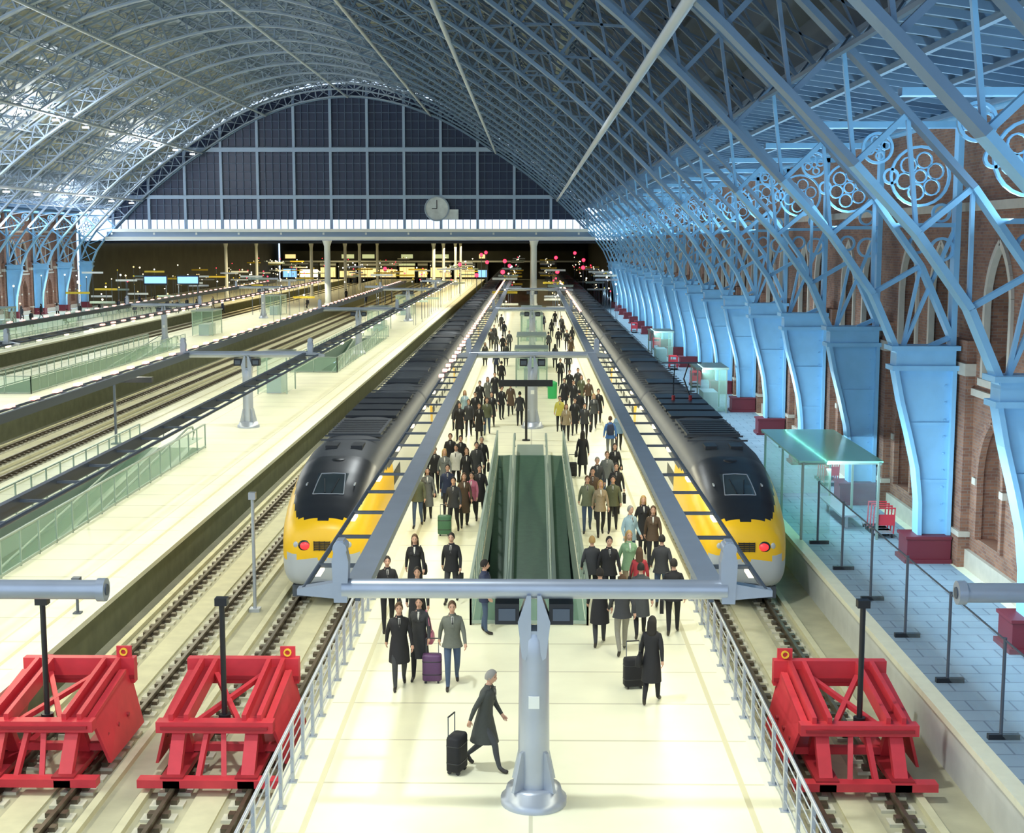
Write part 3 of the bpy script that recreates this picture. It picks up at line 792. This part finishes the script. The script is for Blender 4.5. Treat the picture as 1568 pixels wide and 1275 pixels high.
for (x,w) in ((-51.0,3.2),(-46.6,3.0)):
    mb=MB(); y=186
    mb.box(x-w/2,x+w/2,y,y+.3,3.3,4.7,'black'); mb.box(x-w/2+.12,x+w/2-.12,y-.02,y,3.55,4.45,'screen')
    mb.bar((x-w/2+.2,y+.15,0),(x-w/2+.2,y+.15,3.3),.12,.12,'metald'); mb.bar((x+w/2-.2,y+.15,0),(x+w/2-.2,y+.15,3.3),.12,.12,'metald')
    mb.obj('departure_board')
def kiosk(x,y,w=1.6,d=2.4,h=2.4,c='glass'):
    mb=MB(); mb.box(x-w/2-.1,x+w/2+.1,y-.1,y+d+.1,h,h+.12,'greens')
    for a in (x-w/2,x+w/2):
        for b in (y,y+d): mb.bar((a,b,0),(a,b,h),.07,.07,'greens')
    for a in (x-w/2,x+w/2): mb.add([(a,y,.1),(a,y+d,.1),(a,y+d,h),(a,y,h)],[(0,1,2,3)],c)
    mb.add([(x-w/2,y,.1),(x+w/2,y,.1),(x+w/2,y,h),(x-w/2,y,h)],[(0,1,2,3)],c)
    mb.box(x-w/4,x+w/4,y+.5,y+d-.5,0,1.1,'metal'); mb.obj('lift_enclosure')
for a in ((0,88,2.0,3),(0,100,2,4),(0,128,2,4),(0,142,2,4),(-16,84,1.8,3),(-16,142,2,4),(-32.5,66,2,4),(-32.5,135,2,4),(-54,120,2,4),(-55,140,2,3),(9.9,75,1.6,3),(10,105,1.6,3),(-16,172,2,4),(-32.5,172,2,4)): kiosk(*a)

# ------------------------------------------------------------------ people
PM={}
def pm(col,rough=.8):
    key=tuple(round(c,3) for c in col)
    if key not in PM: PM[key]=mat('cloth_%d'%len(PM),col,rough,nscale=25,namt=.15)
    return PM[key]
SKIN=mat('skin_tone',(.55,.32,.22),.55)
EYE=mat('eye_dark',(.02,.02,.02),.3)
def body_mesh(name,stride=.25,coat=.82,longhair=False,woman=False,bag=None,armfw=0.0,sw=1.0,lean=0.0):
    k=.9 if woman else 1.0
    s=stride
    V=[];E=[];R=[]
    def v(p,r,par=None):
        V.append(p);R.append(r if hasattr(r,'__len__') else (r,r))
        if par is not None:E.append((par,len(V)-1))
        return len(V)-1
    pel=v((0,0,.96),(.135*k,.105)); sp=v((0,-.01,1.14),(.125*k,.095),pel); ch=v((0,-.01,1.33),(.15*k,.105),sp); nb=v((0,0,1.46),(.075,.07),ch); nk=v((0,-.005,1.53),(.052,.052),nb); v((0,-.01,1.62),(.05,.05),nk)
    arms=[]
    for sx in (-1,1):
        f=-1 if sx<0 else 1
        hip=v((sx*.095,0,.88),(.09,.095),pel)
        if f<0: kn=(sx*.10,-s*.75,.50); an=(sx*.10,-s*1.0,.095); to=(sx*.115,-s*1.0-.17,.04)
        else: kn=(sx*.10,s*.10-.03,.49); an=(sx*.10,s*1.15,.10+s*.22); to=(sx*.11,s*1.15-.13,.035)
        kk=v(kn,(.062,.065),hip)
        mid=tuple((a*.6+b*.4) for a,b in zip(kn,an)); mm=v((mid[0],mid[1]+.015,mid[2]),(.057,.06),kk)
        aa=v(an,(.04,.042),mm); v((to[0],(an[1]+to[1])/2,.05),(.042,.038),aa); v(to,(.036,.028),len(V)-1)
        sh=v((sx*.165*k,0,1.41),(.066,.066),ch)
        sg=(1 if f<0 else -1)*s*sw
        el=(sx*.235*k,.02+.35*sg,1.14); wr=(sx*.255*k,-.03+.75*sg-armfw,.90+abs(sg)*.12+armfw*.4)
        ee=v(el,(.048,.048),sh); ww=v(wr,(.031,.033),ee)
        d=(Vector(wr)-Vector(el)).normalized(); pl=Vector(wr)+d*.075
        v(tuple(pl),(.018,.04),ww); arms.append((sx,Vector(wr),pl,d))
    me=bpy.data.meshes.new('sk'); me.from_pydata(V,E,[]); ob=bpy.data.objects.new('sk',me); COL.objects.link(ob)
    ob.modifiers.new('S','SKIN')
    for i,r in enumerate(R): me.skin_vertices[0].data[i].radius=r
    me.skin_vertices[0].data[0].use_root=True
    sb=ob.modifiers.new('B','SUBSURF'); sb.levels=2
    dg=bpy.context.evaluated_depsgraph_get(); dg.update()
    ev=bpy.data.meshes.new_from_object(ob.evaluated_get(dg))
    mb=MB(); mb.mats=list(range(8))
    mb.v=[tuple(q.co) for q in ev.vertices]
    for p in ev.polygons:
        x,y,z=p.center
        hand=False
        for sx,wr,pl,d in arms:
            if (Vector((x,y,z))-wr).dot(d)>-.005 and (Vector((x,y,z))-wr).length<.14: hand=True
        if hand: m_=0
        elif z<.10 or (z<.16 and y>s*1.0): m_=4
        elif z>1.485 and abs(x)<.09: m_=0
        elif z<1.0 and abs(x)<.195: m_=3
        else: m_=2
        mb.f.append(tuple(p.vertices)); mb.m.append(m_); mb.sm.append(True)
    bpy.data.objects.remove(ob)
    for sx,wr,pl,d in arms:
        for i,(oy,L) in enumerate(((-.030,.068),(-.010,.078),(.010,.073),(.029,.058))):
            b=pl+Vector((0,oy,0)); m1=b+d*L*.45+Vector((-sx*.010,0,0)); m2=m1+d*L*.4+Vector((-sx*.022,0,0))
            mb.sweep([b-d*.02,b+d*.01,m1,m2],[.010,.0098,.009,.006],0,6)
        b=wr+d*.03+Vector((0,-.028,0)); mb.sweep([b,b+d*.03+Vector((-sx*.005,-.025,0)),b+d*.06+Vector((-sx*.012,-.032,0))],[.012,.011,.008],0,6)
    def er(z,rx,ry,cy=0,n=20): return [(rx*math.cos(2*math.pi*i/n)*(1+.03*math.sin(5*2*math.pi*i/n)*(1.1-z)),cy+ry*math.sin(2*math.pi*i/n),z) for i in range(n)]
    hy=.125+s*.42*(1 if coat<.75 else .4)
    rings=[er(coat,.19*k+.03,hy)]
    if coat<.8: rings.append(er((coat+1.0)/2,.185*k+.02,.5*(hy+.135)))
    rings+=[er(.95,.185*k,.142),er(1.10,.158*k,.122,-.005),er(1.24,.18*k,.134,-.01),er(1.34,.205*k,.142,-.01),er(1.41,.205*k,.128,-.005),er(1.455,.15*k,.10),er(1.49,.085,.078),er(1.53,.07,.068)]
    mb.loft(rings,2,True,False)
    if woman:
        for sx in (-1,1): mb.ball((sx*.07,-.105,1.31),(.065,.06,.06),2,10,6)
    mb.add([(-.026,-.100,1.485),(.026,-.100,1.485),(.017,-.150,1.38),(0,-.158,1.31),(-.017,-.150,1.38)],[(0,4,3,2,1)],5)
    if not woman: mb.add([(-.010,-.106,1.475),(.010,-.106,1.475),(.012,-.160,1.36),(0,-.163,1.32),(-.012,-.160,1.36)],[(0,4,3,2,1)],7)
    for sx in (-1,1): mb.bar((sx*.042,-.098,1.49),(sx*.010,-.158,1.27),.036,.016,2,up=(0,-1,0))
    hc=Vector((0,-.015,1.665)); nu,nvv=24,18; vs=[];fs=[]
    for j in range(nvv+1):
        ph=math.pi*j/nvv
        for i in range(nu):
            th=2*math.pi*i/nu; x=.076*math.sin(ph)*math.cos(th); y=.096*math.sin(ph)*math.sin(th); z=.122*math.cos(ph)
            if z<0: f=1+z*2.0; x*=f; y=y*(1+z*1.0)-(-z)*.10
            if y<0 and abs(x)<.018 and -.045<z<.012: y-=.020*(1-abs(x)/.018)*(1 if z<-.01 else .5)
            if y<-.05 and abs(abs(x)-.03)<.013 and abs(z-.008)<.014: y+=.008
            if y<-.03 and abs(x)<.02 and abs(z+.068)<.012: y-=.005
            vs.append((hc.x+x,hc.y+y,hc.z+z))
    for j in range(nvv):
        for i in range(nu): fs.append((j*nu+i,(j+1)*nu+i,(j+1)*nu+(i+1)%nu,j*nu+(i+1)%nu))
    mb.add(vs,fs,0,True)
    for sx in (-1,1):
        mb.ball((hc.x+sx*.030,hc.y-.078,hc.z+.008),(.012,.007,.007),6,8,6)
        mb.bar((sx*.045,hc.y-.080,hc.z+.028),(sx*.018,hc.y-.090,hc.z+.030),.006,.006,1)
        mb.ball((sx*.077,hc.y+.005,hc.z-.005),(.010,.018,.030),0,8,6)
    mb.ball((0,hc.y-.094,hc.z-.066),(.020,.006,.004),0,8,4)
    mb.bar((-.018,hc.y-.099,hc.z-.066),(.018,hc.y-.099,hc.z-.066),.003,.003,6)
    vs=[];fs=[];q=12
    for j in range(q+1):
        ph=math.pi*.62*j/q
        for i in range(nu):
            th=2*math.pi*i/nu; fr=math.sin(th)
            lim=1.0 if fr>-.2 else (1.0+.55*(fr+.2)/.8)
            p2=ph*lim; g=1.10+.02*math.sin(5*th)
            vs.append((hc.x+.079*g*math.sin(p2)*math.cos(th),hc.y+.006+.099*g*math.sin(p2)*math.sin(th),hc.z+.008+.122*1.06*math.cos(p2)))
    for j in range(q):
        for i in range(nu): fs.append((j*nu+i,(j+1)*nu+i,(j+1)*nu+(i+1)%nu,j*nu+(i+1)%nu))
    mb.add(vs,fs,1,True)
    if longhair:
        rr=[]
        for z,rx,ry,cy in ((1.74,.07,.07,.02),(1.68,.092,.075,.035),(1.60,.095,.065,.045),(1.52,.10,.05,.06),(1.45,.085,.035,.085),(1.40,.05,.02,.10)):
            rr.append([(rx*math.cos(2*math.pi*i/14),cy+ry*math.sin(2*math.pi*i/14),z) for i in range(14)])
        mb.loft(rr,1)
    if bag=='shoulder':
        x=.27*k
        mb.loft([[(x+dx*w_,.03+dy*l,z) for dx,dy in ((-1,-1),(-.5,-1.15),(.5,-1.15),(1,-1),(1,1),(.5,1.15),(-.5,1.15),(-1,1))] for z,w_,l in ((.78,.04,.13),(.80,.06,.15),(.95,.05,.15),(1.02,.02,.13))],7)
        mb.sweep([(x,-.1,1.0),(x*.85,-.06,1.3),(.14,0,1.50),(x*.85,.08,1.3),(x,.15,1.0)],.012,7,6)
    if bag=='brief':
        sx,wr,pl,d=arms[1]
        mb.box(pl.x-.045,pl.x+.045,pl.y-.2,pl.y+.2,pl.z-.38,pl.z-.08,7); mb.sweep([(pl.x,pl.y-.07,pl.z-.08),(pl.x,pl.y-.05,pl.z-.03),(pl.x,pl.y+.05,pl.z-.03),(pl.x,pl.y+.07,pl.z-.08)],.01,7,6)
    if bag=='back':
        mb.loft([[(rx*math.cos(2*math.pi*i/12),.20+ry*math.sin(2*math.pi*i/12),z) for i in range(12)] for z,rx,ry in ((1.0,.10,.05),(1.04,.15,.09),(1.25,.15,.10),(1.42,.13,.08),(1.47,.06,.04))],7)
        for sx in (-1,1): mb.sweep([(sx*.1,.13,1.44),(sx*.11,0,1.50),(sx*.11,-.13,1.38),(sx*.13,-.10,1.2),(sx*.12,.13,1.08)],.016,7,6)
    if lean:
        mb.v=[(x,y-lean*max(0,z-.9)**1.3,z) for x,y,z in mb.v]
    me=bpy.data.meshes.new(name); me.from_pydata(mb.v,[],mb.f)
    for i in range(8): me.materials.append(None)
    me.polygons.foreach_set('material_index',[min(x,7) for x in mb.m]); me.polygons.foreach_set('use_smooth',mb.sm); me.update()
    zmin=min(q.co.z for q in me.vertices); me.transform(Matrix.Translation((0,0,-zmin)))
    return me
BM={
 'man_coat':body_mesh('man_coat',.24,.55),
 'man_suit':body_mesh('man_suit',.20,.82,bag='brief'),
 'man_jacket':body_mesh('man_jacket',.28,.84,armfw=.05),
 'man_stand':body_mesh('man_stand',.04,.80,armfw=.10),
 'man_pack':body_mesh('man_pack',.2,.84,bag='back'),
 'woman_coat':body_mesh('woman_coat',.2,.48,True,True,'shoulder'),
 'woman_jacket':body_mesh('woman_jacket',.26,.80,True,True),
 'woman_stand':body_mesh('woman_stand',.05,.62,True,True,'shoulder',.12),
 'man_leaning':body_mesh('man_leaning',.32,.50,armfw=0,lean=.16,sw=.8),
}
def G(u,v,z=0.0):
    dv=v-637.5; t=(H0-z)/(269.4+.9917*dv)
    return (t*(u-784-30*(1-.0000617*dv)), t*(2082.6-.1283*dv))
BLK=(.012,.012,.015);CHA=(.035,.037,.042);NAV=(.02,.03,.07);GRY=(.13,.14,.14);BRN=(.08,.05,.03);OLV=(.09,.10,.055);WHT=(.6,.6,.56);REDC=(.35,.03,.04);BLU=(.05,.15,.42);JEAN=(.05,.08,.14);TAN=(.28,.22,.14);GRN=(.20,.34,.20);PNK=(.5,.14,.22);CYN=(.28,.40,.46);DGR=(.05,.055,.06)
HB=(.015,.012,.01);HBR=(.07,.035,.015);HBL=(.38,.24,.09);HG=(.25,.24,.22)
def person(u,v,kind,coat,trs,hr,rot=0,h=1.0,bagc=BLK,shirt=WHT):
    x,y=G(u,v)
    nm=('walking_' if 'stand' not in kind else 'standing_')+('woman' if 'woman' in kind else 'man')
    o=bpy.data.objects.new(nm,BM[kind]); COL.objects.link(o)
    for i,mt in enumerate((SKIN,pm(hr),pm(coat),pm(trs),pm((.02,.015,.012),.4),pm(shirt),EYE,pm(bagc,.5))):
        o.material_slots[i].link='OBJECT'; o.material_slots[i].material=mt
    o.location=(x,y,.001); o.rotation_euler=(0,0,math.radians(rot)); o.scale=(h,h,h)
    return o
P=[
(612,1052,'man_coat',BLK,CHA,HBR,8,1.04),(643,1038,'woman_coat',CHA,BLK,HB,-5,1.02,PNK),(693,1050,'man_jacket',(.12,.13,.11),JEAN,HBR,5,1.05),
(742,1176,'man_leaning',(.05,.055,.05),DGR,HG,70,1.04),(997,1076,'woman_coat',BLK,BLK,HB,165,1.04),
(918,988,'man_coat',BLK,CHA,HB,180,1.05),(952,1000,'man_jacket',CHA,(.22,.21,.17),HBR,185,1.05),(1030,970,'man_suit',BLK,BLK,HB,175,1.05),(742,970,'man_stand',NAV,JEAN,HB,90,1.03),
(594,965,'man_suit',BLK,BLK,HB,10,1.04),(640,985,'man_coat',BLK,CHA,HB,0,1.04),(980,975,'man_coat',DGR,BLK,HB,180,1.03),
(636,925,'woman_coat',BLK,BLK,HBR,0,1.05),(692,922,'man_suit',BLK,CHA,HB,-8,1.05),(906,924,'man_stand',CHA,BLK,HBL,180,1.02),(932,928,'man_suit',BLK,BLK,HB,5,1.05),(962,918,'woman_jacket',GRN,TAN,HBL,10,1.06),(1012,925,'man_jacket',CHA,JEAN,HB,175,1.05),(978,942,'woman_stand',REDC,BLK,HBR,175,1.0),
(984,850,'woman_coat',BLK,BLK,HBL,5,1.04),(999,868,'woman_jacket',BRN,BLK,HBR,-5,1.03),(964,868,'man_stand',CYN,JEAN,HG,30,1.03),
(640,806,'man_jacket',OLV,JEAN,HBR,0,1.03),(655,796,'woman_coat',GRY,BLK,HB,5,1.02),(695,816,'man_jacket',CHA,BLK,HB,-5,1.04),(711,806,'woman_coat',BRN,BLK,HBR,8,1.02),(723,800,'woman_jacket',PNK,BLK,HB,-10,.97),(686,790,'man_suit',NAV,BLK,HB,0,1.02),(735,791,'man_coat',BLK,BLK,HB,0,1.02),
(666,757,'man_suit',BLK,BLK,HBR,0,1.02),(681,761,'woman_jacket',GRY,JEAN,HBL,6,1.02),(699,753,'man_jacket',WHT,BLK,HB,-8,1.02),(715,759,'woman_coat',BLK,BLK,HBR,0,1.02),(730,748,'man_coat',CHA,BLK,HB,5,1.02),(738,738,'man_suit',BLK,BLK,HG,0,1.02),(659,742,'woman_jacket',DGR,BLK,HB,0,1.02),(706,736,'man_coat',BLK,BLK,HB,0,1.02),(690,732,'man_jacket',BLK,GRY,HBR,0,1.02),
(704,674,'man_coat',BLK,BLK,HB,0,1.02),(718,668,'man_suit',CHA,BLK,HBR,0,1.02),(734,675,'woman_coat',BLK,BLK,HB,0,1.02),(746,665,'man_jacket',OLV,JEAN,HBR,0,1.02),(753,654,'man_coat',BLK,BLK,HB,0,1.02),(712,650,'woman_jacket',CYN,BLK,HBL,0,1.0),(728,654,'man_suit',BLK,BLK,HB,0,1.02),(698,658,'man_coat',CHA,BLK,HB,0,1.02),
(735,632,'man_suit',BLK,BLK,HB,0,1.0),(747,625,'woman_coat',GRY,BLK,HBR,0,1.0),(768,642,'man_stand',BLK,BLK,HB,30,1.0),(782,636,'man_coat',BRN,BLK,HB,0,1.0),(796,652,'man_stand',CHA,BLK,HB,180,1.0),(758,616,'man_coat',BLK,BLK,HB,0,1.0),
(892,729,'woman_coat',BLK,BLK,HB,175,1.05),(934,700,'man_pack',BLU,GRY,HBR,180,1.03,NAV),(947,690,'woman_jacket',(.15,.25,.38),BLK,HB,0,1.02),
(867,676,'woman_jacket',TAN,BLK,HBR,0,1.02),(880,665,'man_coat',BLK,BLK,HB,0,1.02),(895,675,'man_suit',CHA,BLK,HB,0,1.02),(909,657,'woman_jacket',DGR,BLK,HBL,0,1.02),(857,660,'man_stand',(.5,.45,.08),BLK,HB,0,1.0),(916,648,'man_coat',BLK,BLK,HB,0,1.02),(887,650,'man_jacket',BLK,JEAN,HB,180,1.02),
(864,627,'man_coat',BLK,BLK,HB,0,1.0),(878,631,'man_suit',BLK,BLK,HBR,0,1.0),(890,621,'woman_coat',OLV,BLK,HBR,0,1.0),(901,628,'man_jacket',BRN,BLK,HB,0,1.0),(872,611,'man_coat',BLK,BLK,HB,0,1.0),(885,608,'man_suit',CHA,BLK,HB,0,1.0),
(899,813,'man_jacket',(.14,.16,.10),JEAN,HBR,0,1.04),(919,819,'woman_jacket',TAN,BLK,HBL,5,1.02),(938,813,'man_jacket',OLV,BLK,HB,-5,1.04),(907,797,'man_coat',BRN,BLK,HB,0,1.03),(943,788,'man_suit',BLK,BLK,HB,0,1.03),(929,766,'man_jacket',GRY,JEAN,HBR,0,1.03),(941,750,'woman_coat',BLK,BLK,HB,0,1.02),(914,777,'man_coat',CHA,BLK,HG,0,1.03)]
KB=[k for k in BM if k!='man_leaning']
P+=[(u,v,random.choice(KB),random.choice((BLK,CHA,NAV,BRN,BLK,BLK,DGR)),BLK,HB,random.choice((0,180)),1.0) for u,v in
 ((760,541),(770,545),(780,538),(752,534),(855,533),(868,536),(876,530),(862,521),(757,527),(845,516),(768,507),(850,500),(840,540),(775,560),(850,563),(760,575),(858,590),(768,595),(870,575),(743,560),(832,505),(760,495),(860,510),(772,520),(874,548))]
P+=[(u,v,random.choice(KB),random.choice((BLK,CHA,NAV,WHT,GRY,BLK,DGR)),BLK,HB,random.choice((0,180,90,270)),1.0) for u,v in
 ((180,479),(195,477),(215,476),(228,480),(240,482),(255,477),(270,480),(325,474),(285,476),(300,479),(205,484),(60,488),(30,492),(85,486),(340,480),(500,470),(560,466),(600,462),(190,473),(212,471),(235,472),(262,471),(305,470),(150,484),(120,487),(15,497),(45,501),(100,498),(470,476),(530,460),(650,452))]
for a in P: person(*a)

def suitcase(u,v,c=BLK,rot=0,s=1.0):
    x,y=G(u,v); mb=MB(); c_=pm(c,.5)
    n=16
    def rr(z,f):
        out=[]
        for i in range(n):
            a=2*math.pi*(i+.5)/n; c0,s0=math.cos(a),math.sin(a)
            out.append((.22*f*math.copysign(abs(c0)**.4,c0),.13*f*math.copysign(abs(s0)**.4,s0),z))
        return out
    mb.loft([rr(.06,.9),rr(.08,1),rr(.62,1),rr(.66,.92)],c_)
    for z in (.2,.5): mb.loft([rr(z,1.02),rr(z+.02,1.02)],'black')
    for sx in (-.14,.14): mb.tube((sx,.1,.64),(sx,.1,1.0),.010,'metald',6); mb.tube((sx-.02,.08,.035),(sx+.02,.08,.035),.035,'black',10); mb.tube((sx-.02,-.08,.035),(sx+.02,-.08,.035),.035,'black',10)
    mb.tube((-.14,.1,1.0),(.14,.1,1.0),.015,'black',6)
    o=mb.obj('rolling_suitcase'); o.location=(x,y,0); o.rotation_euler=(0,0,math.radians(rot)); o.scale=(s,s,s)
suitcase(700,1182,BLK,70,1.05); suitcase(970,1052,BLK,10,1.0); suitcase(681,820,(.05,.15,.08),0); suitcase(662,1045,(.10,.04,.12),0,.95); suitcase(876,730,BLK,0,.9)

# ------------------------------------------------------------------ lights
def area(name,loc,sx,sy,power,col,rot):
    l=bpy.data.lights.new(name,'AREA'); l.shape='RECTANGLE'; l.size=sx; l.size_y=sy; l.energy=power; l.color=col
    o=bpy.data.objects.new(name,l); COL.objects.link(o); o.location=loc; o.rotation_euler=rot; return o
R=math.radians
WARM=(1,.95,.69)
for x,p in ((-3.4,3300),(3.5,3300),(-11.9,4200),(-18.6,3300),(-29.3,3400),(-35.7,2800),(-48,3800)):
    area('gantry_strip_light',(x,105,3.46),.3,175,p,WARM,(0,0,0))
for x in (-45,-15): area('deck_strip_light',(x,265,7.9),1.5,130,9000,(1,.85,.50),(0,0,0))
area('wall_wash_light',(9.35,100,2.4),175,.3,8200,(.58,.86,1),(R(90),0,R(-90)))
area('wall_wash_light',(-59,140,2.4),100,.3,3200,(.62,.85,1),(R(90),0,R(90)))
area('cornice_uplight',(10.9,100,10.0),.4,180,5200,(.50,.80,1),(R(180),R(-25),0))
area('cornice_uplight',(-60.2,100,10.6),.4,180,15000,(.74,.86,1),(R(180),R(42),0))
for hw,col,en in ((-20.3,(.90,.95,1),2600),(-28.9,(.90,.95,1),1800)):
    p=on_inner(hw)
    for i,y in enumerate(YR[2:]):
        if i%4==0:
            l=bpy.data.lights.new('flood_and_fill_light','POINT'); l.energy=en; l.color=col; l.shadow_soft_size=.2
            o=bpy.data.objects.new('flood_and_fill_light',l); COL.objects.link(o); o.location=(X(p[0]),y+4.2,p[1]-.95)
p=on_inner(20.3)
for y in (18,60,110,160):  # added fill spots along a tube that carries no lamps
    l=bpy.data.lights.new('flood_and_fill_light','SPOT'); l.energy=9000; l.spot_size=R(130); l.spot_blend=.6; l.color=(.92,.98,.98); l.shadow_soft_size=.5
    o=bpy.data.objects.new('flood_and_fill_light',l); COL.objects.link(o); o.location=(X(p[0]),y+4.2,p[1]-.6)

w=bpy.data.worlds.new('World'); scene.world=w; w.use_nodes=True
bg=w.node_tree.nodes['Background']; bg.inputs['Color'].default_value=(.62,.78,1,1); bg.inputs['Strength'].default_value=1.7

# ------------------------------------------------------------------ camera
cam=bpy.data.cameras.new('camera'); co=bpy.data.objects.new('camera',cam); COL.objects.link(co)
cam.sensor_width=36; cam.sensor_fit='HORIZONTAL'; cam.lens=36*2100/1568; cam.clip_end=2000
co.location=(0,0,H0); co.rotation_euler=(R(90-7.37),0,R(.82))
scene.camera=co
try: scene.view_settings.view_transform='Standard'
except Exception as ex: print(ex)
